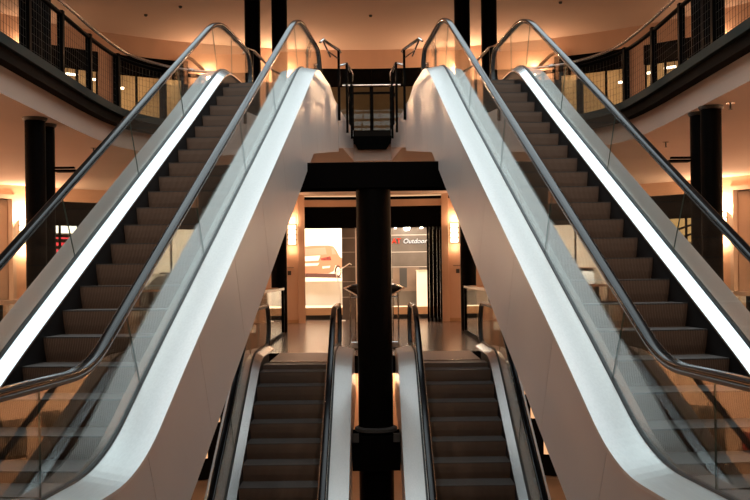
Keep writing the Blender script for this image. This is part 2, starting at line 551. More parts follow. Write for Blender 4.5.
# upper ceiling with skylight opening
hs = [(-4.6, 6.4), (4.6, 6.4), (4.6, 18.3), (-4.6, 18.3)]
bm = bmesh.new(); slab(bm, outer_loop(), [hs], ZT, ZT+.3)
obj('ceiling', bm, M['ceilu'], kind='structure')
obj('window_1', bbox(-4.6, 4.6, 6.4, 18.3, ZT+.31, ZT+.36), M['sky'], kind='structure')
bm = bmesh.new()
for x in (-2.3, 0, 2.3): box(bm, x-.03, x+.03, 6.4, 18.3, ZT+.2, ZT+.3)
for i in range(1, 6): box(bm, -4.6, 4.6, 6.4+1.98*i-.03, 6.4+1.98*i+.03, ZT+.2, ZT+.3)
obj('trim_1', bm, M['darkgrey'], kind='structure')
# outermost shell behind the shops
bm = bmesh.new()
def arc_wall(bm, a0, a1, z0, z1, r=RW, th=.22, mi=0):
    n = max(2, int(abs(a1-a0)/1.5)+1); rows = []
    for i in range(n):
        a = a0+(a1-a0)*i/(n-1)
        p, q = P(a, r), P(a, r+th)
        rows.append([bm.verts.new((*w, z)) for w in (p, q) for z in (z0, z1)])
    for u, w in zip(rows, rows[1:]):
        for i, j in ((0, 1), (1, 3), (3, 2), (2, 0)):
            bm.faces.new((u[i], w[i], w[j], u[j])).material_index = mi
    bm.faces.new((rows[0][0], rows[0][1], rows[0][3], rows[0][2])).material_index = mi
    bm.faces.new((rows[-1][2], rows[-1][3], rows[-1][1], rows[-1][0])).material_index = mi
def fin(bm): bmesh.ops.recalc_face_normals(bm, faces=bm.faces[:]); return bm
arc_wall(bm, -90, 90, ZL-.3, ZT+.3, RO, .2)
for s in (-1, 1): box(bm, min(s*RO, s*(RO+.2)), max(s*RO, s*(RO+.2)), -9, CY, ZL-.3, ZT+.3)
box(bm, -RO-.2, RO+.2, -9.2, -9, ZL-.3, ZT+.3)
obj('wall_outer', fin(bm), M['white'], kind='structure')

# middle level wall: angle bays on each side of the axis
TRB, TRT = 2.74, 3.36
bm = bmesh.new()
arc_wall(bm, -2.2, 2.2, 0, ZC)
for s in (-1, 1):
    for a0, a1 in ((9.75, 16), (34, 36), (46, 50), (56, 90)): arc_wall(bm, s*a0, s*a1, 0, ZC)
    for a0, a1 in ((2.2, 9.75), (16, 34), (36, 46), (50, 56)): arc_wall(bm, s*a0, s*a1, TRT, ZC)
    arc_wall(bm, s*9.8, s*10.75, 0, ZC, RW-.10, .1)          # door reveal pilaster
obj('wall_back', fin(bm), M['veneer'], kind='structure')
for s in (-1, 1):
    bm = bmesh.new(); box(bm, min(s*RW, s*(RW+.2)), max(s*RW, s*(RW+.2)), -9, CY, 0, ZC)
    obj('wall_left' if s < 0 else 'wall_right', bm, M['veneer'], kind='structure')
bm = bmesh.new()
for s in (-1, 1):
    for a0, a1 in ((2.25, 9.72), (16, 34), (36, 46)): arc_wall(bm, s*a0, s*a1, TRB, TRT, RW+.03, .16)
obj('trim_2', fin(bm), M['blackm'], kind='structure')
# cove line at the top of the wall: dark shadow gap with a thin light strip
bm = bmesh.new(); arc_wall(bm, -14, 14, 3.56, 3.64, RW-.03, .03); obj('trim_3', fin(bm), M['black'], kind='structure')
bm = bmesh.new(); arc_wall(bm, -14, 14, 3.65, 3.668, RW-.05, .05); obj('trim_4', fin(bm), M['cove'], kind='structure')
# baseboard
bm = bmesh.new()
for s in (-1, 1):
    for a0, a1 in ((10.8, 16), (46, 50)): arc_wall(bm, s*a0, s*a1, 0, .1, RW-.015, .015)
obj('baseboard_back', fin(bm), M['oak'], kind='structure')
# partitions between the shops
for s in (-1, 1):
    for a in (14.5, 35, 48, 58):
        bm = bmesh.new(); p, q = Vector(P(s*a, RW+.22)), Vector(P(s*a, RO)); d = (q-p).normalized(); n = Vector((-d.y, d.x))*.06
        v = [bm.verts.new((*w, z)) for z in (0, ZC) for w in (p-n, p+n, q+n, q-n)]
        for f in ((3, 2, 1, 0), (4, 5, 6, 7), (0, 1, 5, 4), (1, 2, 6, 5), (2, 3, 7, 6), (3, 0, 4, 7)): bm.faces.new([v[i] for i in f])
        obj('wall_partition', fin(bm), M['white'], kind='structure')
# recessed beige double doors at the far sides
n_door = 1
for s in (-1, 1):
    for a0, a1 in ((50.1, 52.9), (53.0, 55.9)):
        bm = bmesh.new(); arc_wall(bm, s*a0, s*a1, 0, TRT-.02, RW+.18, .05)
        d = obj('door_%d' % n_door, fin(bm), M['beige'], kind='structure'); n_door += 1
        bm = bmesh.new(); p = P(s*(a1-.4 if a0 < 52 else a0+.4), RW+.12)
        tube(bm, [(*p, .9), (*p, 1.25)], .014, 8); obj('door_handle', bm, M['chrome'], d)
    bm = bmesh.new(); arc_wall(bm, s*49.6, s*50.05, 0, TRT+.1, RW-.04, .2); arc_wall(bm, s*55.95, s*56.4, 0, TRT+.1, RW-.04, .2); arc_wall(bm, s*49.6, s*56.4, TRT, TRT+.1, RW-.04, .2)
    obj('trim_%d' % (5+(s > 0)), fin(bm), M['beige'], kind='structure')
# shop panes
k = 2
for s in (-1, 1):
    for a0, a1 in ((16.1, 33.9), (36.1, 45.9)):
        bm = bmesh.new(); arc_wall(bm, s*a0, s*a1, .05, TRB, RW+.10, .01)
        w = obj('window_%d' % k, fin(bm), M['pane'], kind='structure'); k += 1
        bm = bmesh.new()
        for a in [a0+(a1-a0)*i/4 for i in range(5)]: arc_wall(bm, s*(a-.12), s*(a+.12), 0, TRB, RW+.08, .05)
        arc_wall(bm, s*a0, s*a1, 0, .06, RW+.08, .05)
        obj('window_frame', fin(bm), M['black'], w)

# upper level wall
UB, UT = 6.87, 7.38
upbays = ((0, 9.3), (26.3, 36.2), (38.2, 46.4), (50.2, 58))
bm = bmesh.new()
for s in (-1, 1):
    for a0, a1 in ((9.3, 26.3), (36.2, 38.2), (46.4, 50.2), (58, 90)): arc_wall(bm, s*a0, s*a1, ZU, ZT)
    for a0, a1 in upbays: arc_wall(bm, s*a0, s*a1, UT, ZT)
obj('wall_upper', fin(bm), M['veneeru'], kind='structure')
for s in (-1, 1):
    bm = bmesh.new(); box(bm, min(s*RW, s*(RW+.2)), max(s*RW, s*(RW+.2)), -9, CY, ZU, ZT)
    obj('wall_upper_left' if s < 0 else 'wall_upper_right', bm, M['veneer'], kind='structure')
bm = bmesh.new()
for s in (-1, 1):
    for a0, a1 in upbays: arc_wall(bm, s*(a0+.001), s*a1, UB, UT, RW+.02, .16)
    arc_wall(bm, s*26.0, s*26.6, ZU, UT, RW-.08, .3); arc_wall(bm, s*35.9, s*36.3, ZU, UT, RW-.03, .2)
obj('trim_7', fin(bm), M['blackm'], kind='structure')
for s in (-1, 1):
    for a0, a1 in upbays:
        bm = bmesh.new(); arc_wall(bm, s*(a0+.02), s*a1, ZU+.05, UB, RW+.10, .01)
        w = obj('window_%d' % k, fin(bm), M['pane'], kind='structure'); k += 1
        bm = bmesh.new(); n = max(2, round((a1-a0)/3.2))
        for i in range(n+1):
            a = max(a0+(a1-a0)*i/n, .12); arc_wall(bm, s*(a-.14), s*(a+.14), ZU, UB, RW+.08, .05)
        arc_wall(bm, s*(a0+.02), s*a1, ZU, ZU+.07, RW+.08, .05)
        obj('window_frame', fin(bm), M['black'], w)
# back walls and partitions of the upper shops
bm = bmesh.new(); arc_wall(bm, -62, 62, ZU, ZT, RW+3.2, .1); obj('wall_shop', fin(bm), M['inside'], kind='structure')
for s in (-1, 1):
    for a in (9.6, 25.5, 48.3):
        bm = bmesh.new(); p, q = Vector(P(s*a, RW+.22)), Vector(P(s*a, RW+3.2)); d = (q-p).normalized(); n = Vector((-d.y, d.x))*.05
        v = [bm.verts.new((*w, z)) for z in (ZU, ZT) for w in (p-n, p+n, q+n, q-n)]
        for f in ((3, 2, 1, 0), (4, 5, 6, 7), (0, 1, 5, 4), (1, 2, 6, 5), (2, 3, 7, 6), (3, 0, 4, 7)): bm.faces.new([v[i] for i in f])
        obj('wall_upper_partition', fin(bm), M['inside'], kind='structure')

# lower level wall
bm = bmesh.new(); arc_wall(bm, -90, 90, ZL, -.3, RW, .22)
for s in (-1, 1): box(bm, min(s*RW, s*(RW+.2)), max(s*RW, s*(RW+.2)), -9, CY, ZL, -.3)
obj('wall_lower', fin(bm), M['veneer'], kind='structure')

# fascia along the two landings beyond the upper flights
for s in (-1, 1):
    bm = bmesh.new()
    pts = [(ux(-2.045, 17.3), 17.3, 3.61, ZU), (-.385, 20.0, 3.97, ZU)]
    v = []
    for x, y, z0, z1 in pts:
        v.append([bm.verts.new((s*(-x)*-1 if False else (x+o if s < 0 else -(x+o)), y, z)) for o in (-.03, .0) for z in (z0, z1)])
    for i, j in ((0, 1), (1, 3), (3, 2), (2, 0)): bm.faces.new((v[0][i], v[0][j], v[1][j], v[1][i]))
    bm.faces.new((v[0][0], v[0][2], v[0][3], v[0][1])); bm.faces.new((v[1][0], v[1][1], v[1][3], v[1][2]))
    obj('trim_%d' % (8+(s > 0)), fin(bm), M['clad'], kind='structure')

# ------------------------------------------------------------------ columns and beams
def column(label, x, y, z0, z1, r, group):
    t = thing('column', label, 'column', (x, y, z0), group=group)
    bm = bmesh.new(); lathe(bm, [(r, 0), (r, z1-z0-.012)], 40); obj('shaft', bm, M['black'], t, smooth='auto')
    bm = bmesh.new(); lathe(bm, [(r+.012, z1-z0-.05), (r+.03, z1-z0-.02), (r+.03, z1-z0-.003)], 40); obj('collar', bm, M['darkgrey'], t, smooth='auto')
    return t
cc = thing('column', 'thick black column standing between the two lower escalators', 'column', (0, 13.8, ZL))
bm = bmesh.new(); lathe(bm, [(.245, 0), (.245, 2.56-ZL)], 48); obj('shaft', bm, M['black'], cc, smooth='auto')
bm = bmesh.new(); lathe(bm, [(.255, -.86-ZL), (.30, -.84-ZL), (.30, -.80-ZL), (.255, -.78-ZL)], 48); obj('collar', bm, M['darkgrey'], cc, smooth='auto')
t = thing('support_beam', 'black cross beam on the central column carrying both long escalators', 'beam', (0, 13.8, 2.56))
obj('beam_box', bbox(-2.7, 2.7, -.28, .28, 0, .36, .01), M['blackm'], t)
for x in (-1.9, 1.9): obj('bearing_pad', bbox(x-.45, x+.45, -.2, .2, .36, .46), M['darkgrey'], t)
t = thing('support_beam', 'short black cross beam low down between the two lower escalators', 'beam', (0, 13.8, -1.36))
for sx in (-1, 1):
    obj('beam_box', bbox(min(sx*.2, sx*.335), max(sx*.2, sx*.335), -.3, .3, 0, .48), M['blackm'], t)
    obj('bracket', bbox(min(sx*.24, sx*.33), max(sx*.24, sx*.33), -.34, -.30, .4, .52), M['darkgrey'], t)
obj('beam_web', bbox(-.2, .2, -.32, -.26, 0, .48), M['blackm'], t)

G = 'black round columns in pairs'
for s, nm in ((-1, 'left'), (1, 'right')):
    (xf, yf), (xr, yr) = ((4.91, 14.2), (4.97, 14.8)) if s < 0 else ((4.83, 13.9), (4.86, 14.45))
    column('front black column of the pair under the %s balcony' % nm, s*xf, yf, 0, ZC, .145, G)
    column('rear black column of the pair under the %s balcony' % nm, s*xr, yr, 0, ZC, .145, G)
    column('front black column of the pair behind the %s balcony railing, upper floor' % nm, s*(xf+.05), yf, ZU, ZT, .16, G)
    column('rear black column of the pair behind the %s balcony railing, upper floor' % nm, s*(xr+.05), yr, ZU, ZT, .16, G)
    column('inner black column of the pair behind the top of the %s long escalator' % nm, s*2.155, 23, ZU, ZT, .185, G)
    column('outer black column of the pair behind the top of the %s long escalator' % nm, s*2.79, 23, ZU, ZT, .185, G)
    column('inner black column on the wooden floor, left of the mall doors' if s < 0 else 'inner black column on the wooden floor, right of the mall doors', s*2.29, 23.6, 0, ZC, .19, G)

# ------------------------------------------------------------------ balcony railings
def balcony(sgn, nm):
    t = thing('balcony_railing', 'curved wire mesh balcony railing with pale top rail on the %s' % nm, 'railing', (0, 0, ZU), group='curved balcony railings')
    mir = lambda p: (sgn*-p[0], p[1]) if sgn > 0 else p
    base = [mir(p) for p in curveL[2:]]
    out = (.06 if sgn < 0 else -.06)
    path = resample(base, 60)
    path0 = resample([mir((-4.52, 6))]+base, 90)
    full = offset_path(path0, out)
    bm = bmesh.new(); sweep2d(bm, offset_path(full, -out*1.25), .05, -.125, .004); obj('base_channel', bm, M['channel'], t)
    L = [0]
    for a, b in zip(full, full[1:]): L.append(L[-1]+sqrt((a[0]-b[0])**2+(a[1]-b[1])**2))
    def at(d):
        k = 0
        while k < len(L)-2 and L[k+1] < d: k += 1
        f = (d-L[k])/(L[k+1]-L[k]); a, b = full[k], full[k+1]
        return (a[0]+(b[0]-a[0])*f, a[1]+(b[1]-a[1])*f), atan2(b[1]-a[1], b[0]-a[0])
    n = round(L[-1]/1.42); dd = L[-1]/n
    for i in range(n+1):
        p, an = at(dd*i)
        bm = bmesh.new(); box(bm, -.045, .045, -.045, .045, .0, .98)
        bmesh.ops.rotate(bm, verts=bm.verts, cent=(0, 0, 0), matrix=Matrix.Rotation(an, 3, 'Z'))
        bmesh.ops.translate(bm, verts=bm.verts, vec=(*p, 0)); obj('post', bm, M['black'], t)
    bm = bmesh.new(); tube(bm, [(*p, .93) for p in full], .036, 8); obj('mid_rail', bm, M['black'], t, smooth=True)
    hp = offset_path(full, -out*2.4)
    bm = bmesh.new(); tube(bm, [(*p, 1.0) for p in hp], .028, 10); obj('top_rail', bm, M['steelrail'], t, smooth=True)
    for i in range(n):
        bm = bmesh.new(); w = .0022
        a0, a1 = dd*i+.06, dd*(i+1)-.06
        m = 13
        for q in range(m+1):
            p, an = at(a0+(a1-a0)*q/m); box(bm, p[0]-w, p[0]+w, p[1]-w, p[1]+w, .0, .90)
        for q in range(1, 8):
            z = .90*q/8
            tube(bm, [(*at(a0+(a1-a0)*j/5)[0], z) for j in range(6)], .0022, 4)
        obj('mesh_panel', bm, M['wire'], t)
    return t
balcony(-1, 'left'); balcony(1, 'right')

# guard rails at the head of the long escalators
def guard(label, pts, z, posts, drop, parent_group):
    """pts = plan points of the rail; posts = indices with a post"""
    t = thing('guard_rail', label, 'railing', (0, 0, z), group=parent_group)
    bm = bmesh.new(); tube(bm, [(x, y, h) for x, y, h in pts], .03, 10, ry=.02); obj('top_rail', bm, M['chrome'], t, smooth=True)
    for (x, y, h, dr) in posts:
        obj('post', bbox(x-.022, x+.022, y-.03, y+.03, -dr, h+.01), M['black'], t)
    return t
GG = 'guard rails at the heads of the long escalators'
for s, nm in ((-1, 'left'), (1, 'right')):
    f = lambda u, y: s*-(ux(u, y))
    t = guard('chrome capped black guard rail beside the inner handrail of the %s long escalator' % nm,
          [(f(-2.24, 16.45), 16.45, .96), (f(-2.20, 16.5), 16.5, 1.02), (f(-2.02, 17.2), 17.2, 1.0), (f(-2.0, 17.25), 17.25, .96)], ZU,
          [(f(-2.02, 17.2), 17.2, 1.0, .24)], .3, GG)
    bm = bmesh.new(); tube(bm, [(f(-2.20, 16.5), 16.5, 1.0), (f(-2.12, 16.85), 16.85, .80)], .014, 8)
    tube(bm, [(f(-2.15, 16.7), 16.7, .87), (f(-2.02, 17.2), 17.2, .84)], .012, 8); obj('brace', bm, M['chrome'], t)
    t = guard('black guard rail on the %s side of the gap, running back to the glass barrier' % nm,
          [(f(-2.12, 18.2), 18.2, .94), (f(-2.0, 18.3), 18.3, 1.0), (f(-2.0, 19.3), 19.3, 1.0), (-.40*-s if False else s*.40, 19.9, 1.0)], ZU,
          [(f(-2.0, 18.3), 18.3, 1.0, .30), (f(-2.0, 19.1), 19.1, 1.0, .30)], .3, GG)
    bm = bmesh.new(); tube(bm, [(f(-2.0, 18.3), 18.3, .5), (s*.40, 19.9, .5)], .014, 8); obj('mid_rail', bm, M['black'], t)
    t = guard('chrome capped guard rail beside the outer handrail of the %s long escalator' % nm,
          [(f(-3.66, 17.0), 17.0, .9), (f(-3.64, 17.1), 17.1, 1.03), (f(-3.56, 17.4), 17.4, 1.05), (f(-3.5, 20.0), 20.0, 1.05), (f(-3.5, 20.3), 20.3, .98)], ZU,
          [(f(-3.58, 17.35), 17.35, 1.02, 0), (f(-3.5, 20.0), 20.0, 1.02, 0)], 0, GG)
    t = thing('guard_rail', 'dark sloping handrail end behind the outer glass of the %s long escalator' % nm, 'railing', (0, 0, ZU), group=GG)
    bm = bmesh.new(); tube(bm, [(s*3.62, 19.2, 1.36), (s*3.55, 19.35, 1.34), (s*3.40, 19.9, 1.22), (s*3.22, 20.4, 1.08), (s*3.05, 20.6, 1.02)], .035, 10); obj('top_rail', bm, M['blackm'], t, smooth=True)
    bm = bmesh.new(); tube(bm, [(s*3.34, 20.1, 1.17), (s*3.52, 20.15, 1.06)], .022, 8); obj('arm', bm, M['black'], t)
    obj('post', bbox(s*3.05-.03, s*3.05+.03, 20.57, 20.63, 0, 1.02), M['black'], t)

# glass barrier across the end of the gap on the upper floor
t = thing('glass_barrier', 'black framed glass barrier closing the gap between the long escalators, upper floor', 'railing', (0, 20.06, ZU-.13))
for x in (-.40, .40): obj('post', bbox(x-.03, x+.03, -.03, .03, -.1, 1.06), M['black'], t)
obj('post', bbox(-.018, .018, -.03, .03, 0, .98), M['black'], t)
obj('top_rail', bbox(-.60, .60, -.03, .03, 1.05, 1.075, .008), M['steelrail'], t)
obj('mid_rail', bbox(-.40, .40, -.025, .025, .88, .92), M['black'], t)
for a, b in ((-.37, -.02), (.02, .37)): obj('glass_panel', bbox(a, b, -.006, .006, .06, .88), M['pane'], t)
obj('bottom_rail', bbox(-.40, .40, -.03, .03, 0, .06), M['channel'], t)
# chamfered black fascia below it
bm = bmesh.new()
v = [bm.verts.new((x, y, z)) for y in (19.90, 20.02) for x, z in ((-.39, ZU-.14), (.39, ZU-.14), (.39, ZU-.22), (.29, 3.93), (-.29, 3.93), (-.39, ZU-.22))]
bm.faces.new(v[:6]); bm.faces.new(v[6:][::-1])
for i in range(6): bm.faces.new((v[i], v[(i+1) % 6], v[6+(i+1) % 6], v[6+i]))
obj('trim_10', fin(bm), M['blackm'], kind='structure')

# ------------------------------------------------------------------ middle level railings and console
def glass_rail(label, pts, wood, group):
    t = thing('glass_railing', label, 'railing', (0, 0, 0), group=group)
    n = len(pts)
    for i, (x, y) in enumerate(pts):
        if i == 0 or i == n-1 or (i % 3 == 0): obj('post', bbox(x-.035, x+.035, y-.05, y+.05, 0, 1.04), M['black'], t)
    bm = bmesh.new(); sweep2d(bm, pts, .045, 1.04, 1.09); obj('top_rail', bm, M['railwood'] if wood else M['steelrail'], t)
    bm = bmesh.new(); sweep2d(bm, pts, .03, 0, .07); obj('bottom_rail', bm, M['black'], t)
    bm = bmesh.new(); sweep2d(bm, pts, .006, .08, 1.03); obj('glass_panel', bm, M['glass'], t)
    return t
GR = 'glass railings around the openings in the wooden floor'
for s, nm in ((-1, 'left'), (1, 'right')):
    glass_rail('glass railing with steel top rail along the %s edge of the landing' % nm, [(s*2.1, y) for y in (22.36, 20.8, 19.2, 17.6)], False, GR)
    side = smooth_path([(2.22, 22.47), (3.7, 21.5), (4.42, 19.6), (4.56, 17.4), (4.56, 14), (4.56, 9.5)], 19)
    glass_rail('wood topped curved glass railing around the %s floor opening' % nm, [(s*x, y) for x, y in side], True, GR)

t = thing('console', 'slanted ribbed black console with chrome rim behind the central column', 'console', (0, 17.2, 0))
rimp = [(-.30, 0, .99), (-.55, .7, 1.115), (-.42, 1.7, 1.17), (.42, 1.7, 1.17), (.55, .7, 1.115), (.30, 0, .99)]
bm = bmesh.new(); tube(bm, rimp, .018, 8, closed=True); obj('rim', bm, M['chrome'], t)
for k in range(7):
    f0 = k/7+.02; f1 = (k+1)/7-.04
    def row(f):
        if f < .42: g = f/.42; w = .28+.24*g; y = .7*g; z = .98+.122*g
        else: g = (f-.42)/.58; w = .52-.12*g; y = .7+g; z = 1.10+.055*g
        return w, y, z
    (w0, y0, z0), (w1, y1, z1) = row(f0), row(f1)
    bm = bmesh.new()
    v = [bm.verts.new(p) for p in ((-w0, y0, z0), (w0, y0, z0), (w1, y1, z1+.01), (-w1, y1, z1+.01), (-w0, y0, z0-.02), (w0, y0, z0-.02), (w1, y1, z1-.01), (-w1, y1, z1-.01))]
    for q in ((0, 1, 2, 3), (7, 6, 5, 4), (0, 4, 5, 1), (1, 5, 6, 2), (2, 6, 7, 3), (3, 7, 4, 0)): bm.faces.new([v[i] for i in q])
    obj('slat', bm, M['black'], t)
for x in (-.44, .44):
    bm = bmesh.new(); tube(bm, [(x, .75, 1.09), (x, .75, 0)], .014, 8); obj('leg', bm, M['chrome'], t)
for x in (-.36, .36):
    bm = bmesh.new(); tube(bm, [(x, 1.6, 1.15), (x, 1.6, 0)], .014, 8); obj('leg', bm, M['chrome'], t)
obj('base', bbox(-.48, .48, .6, 1.7, 0.0, .03), M['darkgrey'], t)
for z in (.12, .95):
    bm = bmesh.new(); tube(bm, [(-.44, .75, z), (.44, .75, z)], .01, 8); obj('crossbar', bm, M['chrome'], t)

# ------------------------------------------------------------------ sconces
WARM = (1.0, .60, .345)
def light(kind, name, loc, power, color, size=.1, rot=None, spot=None, sizey=None):
    l = bpy.data.lights.new(name, kind); l.energy = power; l.color = color
    if kind == 'AREA':
        l.size = size
        if sizey: l.shape = 'RECTANGLE'; l.size_y = sizey
    else: l.shadow_soft_size = size
    if kind == 'SPOT': l.spot_size = spot or 2.2; l.spot_blend = .8
    o = bpy.data.objects.new(name, l); COL.objects.link(o); o.location = loc
    if rot: o.rotation_euler = rot
    return o
def sconce(label, a, zc, power, group, r=RW, down=.35, ysh=0):
    x, y = P(a, r); y -= ysh; t = thing('wall_sconce', label, 'wall lamp', (x, y, zc), -radians(a), group)
    # local -Y points into the hall
    obj('backplate', bbox(-.11, .11, -.03, 0, -.30, .30), M['steelrail'], t)
    obj('diffuser', bbox(-.10, .10, -.12, -.04, -.29, .29, .01), M['lampw'], t)
    for z in (-.29, -.145, 0, .145, .29): obj('slat', bbox(-.125, .125, -.15, -.02, z-.014, z+.014), M['steelrail'], t)
    hx, hy = P(a, r-.16); hy -= ysh
    light('POINT', 'sconce_uplight', (hx, hy, zc+.42), power, WARM, .05)
    light('POINT', 'sconce_downlight', (hx, hy, zc-.42), power*down, WARM, .05)
    return t
GS = 'wall sconces of the middle floor'; GT = 'wall sconces of the upper floor'
PM, PU = 36, 27
for s, nm in ((-1, 'left'), (1, 'right')):
    sconce('lit wall sconce beside the bright mall door on the %s of the central column' % nm, s*11.6, 2.55, PM*.42, GS)
    sconce('lit wall sconce at far %s beside the beige doors, behind the black columns' % nm, s*48.6, 2.55, PM*3.6, GS)
    sconce('added lit wall sconce further round the hall to the %s, outside the picture' % nm, s*72, 2.55, PM*6, GS)  # added out of view for ambient light
    sconce('lit upper sconce glowing beside the inner handrail head of the %s long escalator' % nm, s*12.4, 6.75, PU*6.5, GT)
    sconce('lit upper wall sconce behind the outer glass of the %s long escalator' % nm, s*23.2, 6.65, PU*2.2, GT)
    sconce('lit upper wall sconce at far %s behind the balcony mesh' % nm, s*48.6, 6.75, PU, GT)
    sconce('added lit upper wall sconce further round the %s balcony, outside the picture' % nm, s*72, 6.75, PU, GT)  # unseen lamp added for general light upstairs

for s, nm in ((-1, 'left'), (1, 'right')):
    for ysh, q in ((1.5, 'rear'), (5.5, 'middle'), (9.5, 'front')):  # unseen sconces added to brighten the middle ceiling
        sconce('%s added lit sconce on the straight %s side wall, outside the picture' % (q, nm), s*90, 2.55, 190, GS, ysh=ysh)

# lower hall sconces, plus added unseen area lights that brighten the wall
for s, nm in ((-1, 'left'), (1, 'right')):
    sconce('lit wall sconce of the lower hall behind the lower escalators on the %s' % nm, s*4.5, -1.2, 50, 'wall sconces of the lower hall', down=1.0)
    for a in (40, 50, 60):
        x, y = P(s*a, RW-1.6); light('AREA', 'lower_hall_fill', (x, y, -.36), 150, WARM, .8)
# black sheets put in to darken the lower wall, glowing boxes for glints
bm = bmesh.new()
for s in (-1, 1): arc_wall(bm, s*8.5, s*33, ZL+.02, -.32, RW-.06, .05)
obj('trim_20', fin(bm), M['blackm'], kind='structure')
for s, nm in ((-1, 'left'), (1, 'right')):
    for i, (a, z, h) in enumerate(((21.6, -2.0, .10), (22.6, -2.55, .34), (24.4, -3.5, .42))):
        x, y = P(s*a, RW-.07); t = thing('window_lamp', '%s small glowing glint on the black sheet of the lower wall on the %s' % (['upper', 'middle', 'lowest'][i], nm), 'lamp', (x, y, z), -radians(s*a), 'glints on the lower black sheets')
        obj('diffuser', bbox(-.09, .09, -.06, 0, -h/2, h/2, .01), M['amber'], t); obj('cap', bbox(-.10, .10, -.07, 0, h/2, h/2+.03), M['darkgrey'], t)

# ------------------------------------------------------------------ showroom behind the doors
def mx(x, Y=33.2): return (x-375)*Y/975.
def mz(y, Y=33.2): return 1.34+(276-y)*Y/975.
# white door edge frames
kk = n_door
for s in (-1, 1):
    bm = bmesh.new(); arc_wall(bm, s*2.2, s*2.55, 0, TRB, RW+.02, .18)
    obj('trim_%d' % (11+(s > 0)), fin(bm), M['white'], kind='structure')
t = thing('photo_mural', 'bright wall print of a copper coloured car seen through the left mall door', 'picture', (0, 33.2, 0))
Yw = 33.2
obj('print_sheet', bbox(mx(297), mx(344), 0, .04, mz(281), mz(226)), M['pr_paper'], t)
def plate(name, pts, m, layer):
    bm = bmesh.new(); y = -.004*layer
    a = [bm.verts.new((mx(x), y-.003, mz(yy))) for x, yy in pts]; b = [bm.verts.new((mx(x), y+.001, mz(yy))) for x, yy in pts]
    n = len(pts); bm.faces.new(a); bm.faces.new(b[::-1])
    for i in range(n): bm.faces.new((a[i], a[(i+1) % n], b[(i+1) % n], b[i]))
    return obj(name, fin(bm), m, t)
def ell(cx, cy, rx, ry, n=20): return [(cx+rx*cos(2*pi*i/n), cy+ry*sin(2*pi*i/n)) for i in range(n)]
plate('printed_body', [(298, 247), (305, 246), (316, 245), (330, 245), (335, 246), (338, 250), (341, 256), (343.5, 258), (343.5, 268), (341, 266), (337, 265), (335, 271), (330, 273), (312, 273), (298, 272)], M['pr_body'], 1)
plate('printed_window', [(299, 249), (327, 247), (328.5, 254), (299, 255)], M['pr_pink'], 2)
plate('printed_window', [(333, 248), (335.5, 248), (338, 254), (334, 254)], M['pr_pink'], 2)
plate('printed_highlight', [(298, 256), (322, 255), (320, 260), (298, 261)], M['pr_light'], 2)
plate('printed_highlight', [(298, 263), (321, 262.5), (319, 265), (298, 266)], M['pr_light'], 2)
plate('printed_highlight', [(324, 266), (332, 265.5), (331, 267.5), (324, 268)], M['pr_light'], 2)
plate('printed_tail_lamp', [(322, 258), (332, 256), (333, 260), (323, 260)], M['pic2'], 3)
plate('printed_shadow', [(300, 272.5), (336, 273.5), (343, 277.5), (305, 276.5)], M['pr_dark'], 2)
plate('printed_wheel', ell(339.5, 271, 3.4, 6), M['pr_dark'], 3)
plate('printed_hub', ell(339.8, 271, 2.2, 4.2), M['pr_light'], 4)
# platform, furniture and tiled partition of the showroom
t = thing('platform', 'low cream display platform with oak edge inside the mall doors', 'platform', (0, 30.2, 0))
obj('deck', bbox(-2.6, 2.6, 0, 2.9, .14, .36, .01), M['counter'], t)
obj('front_edge', bbox(-2.6, 2.6, -.04, 0, .14, .37), M['oak'], t)
obj('plinth', bbox(-2.4, 2.4, .2, 2.7, 0, .14), M['darkgrey'], t)
t = thing('tiled_partition', 'dark tiled partition with pale seams left of the central column, inside the door', 'partition', (0, 29.7, 0))
obj('panel', bbox(-.96, -.52, 0, .1, 0, TRB+.4), M['tile'], t)
bm = bmesh.new()
for z in (2.5, 2.07, 1.62, 1.17, .7): box(bm, -.96, -.52, -.004, 0, z-.006, z+.006)
obj('seam_lines', bm, M['seam'], t)
t = thing('tiled_partition', 'dark tiled partition with pale seams and sign letters inside the right mall door', 'partition', (0, 31.6, 0))
obj('panel', bbox(.50, 2.4, 0, .1, .36, 3.3), M['tile'], t)
bm = bmesh.new()
for z in (2.65, 2.10, 1.62, 1.20): box(bm, .50, 2.4, -.004, 0, z-.008, z+.008)
obj('seam_lines', bm, M['seam'], t)
obj('inset_panel', bbox(.62, 1.48, -.012, 0, .83, 1.60), M['brownp'], t)
obj('dark_window', bbox(.84, 1.08, -.02, -.012, .95, 1.58), M['darkgrey'], t)
def text(body, name, label, x, y, z, size, m, shear=0.0, rot=(pi/2, 0, 0)):
    c = bpy.data.curves.new(name, 'FONT'); c.body = body; c.size = size; c.extrude = .012; c.shear = shear
    c.materials.append(m)
    tmp = bpy.data.objects.new(name+'_outline', c); COL.objects.link(tmp); bpy.context.view_layer.update()
    me = bpy.data.meshes.new_from_object(tmp.evaluated_get(bpy.context.evaluated_depsgraph_get())); me.name = name
    bpy.data.objects.remove(tmp); bpy.data.curves.remove(c)
    o = bpy.data.objects.new(name, me); COL.objects.link(o); o.location = (x, y, z); o.rotation_euler = rot
    tag(o, label, 'lettering'); return o
text('AT', 'sign_letters', 'red lit letters on the dark tiled partition in the right doorway', .60, 31.57, 2.38, .24, M['signred'])
text('Outdoor', 'sign_letters', 'white slanted lit letters on the dark tiled partition in the right doorway', .96, 31.57, 2.38, .21, M['signwhite'], .25)
t = thing('counter', 'tall white counter block in the right mall doorway', 'counter', (1.60, 30.9, .36))
obj('body', bbox(-.22, .36, 0, .5, 0.002, 1.12, .01), M['white'], t)
obj('counter_top', bbox(-.24, .38, -.02, .52, 1.12, 1.15), M['counter'], t)
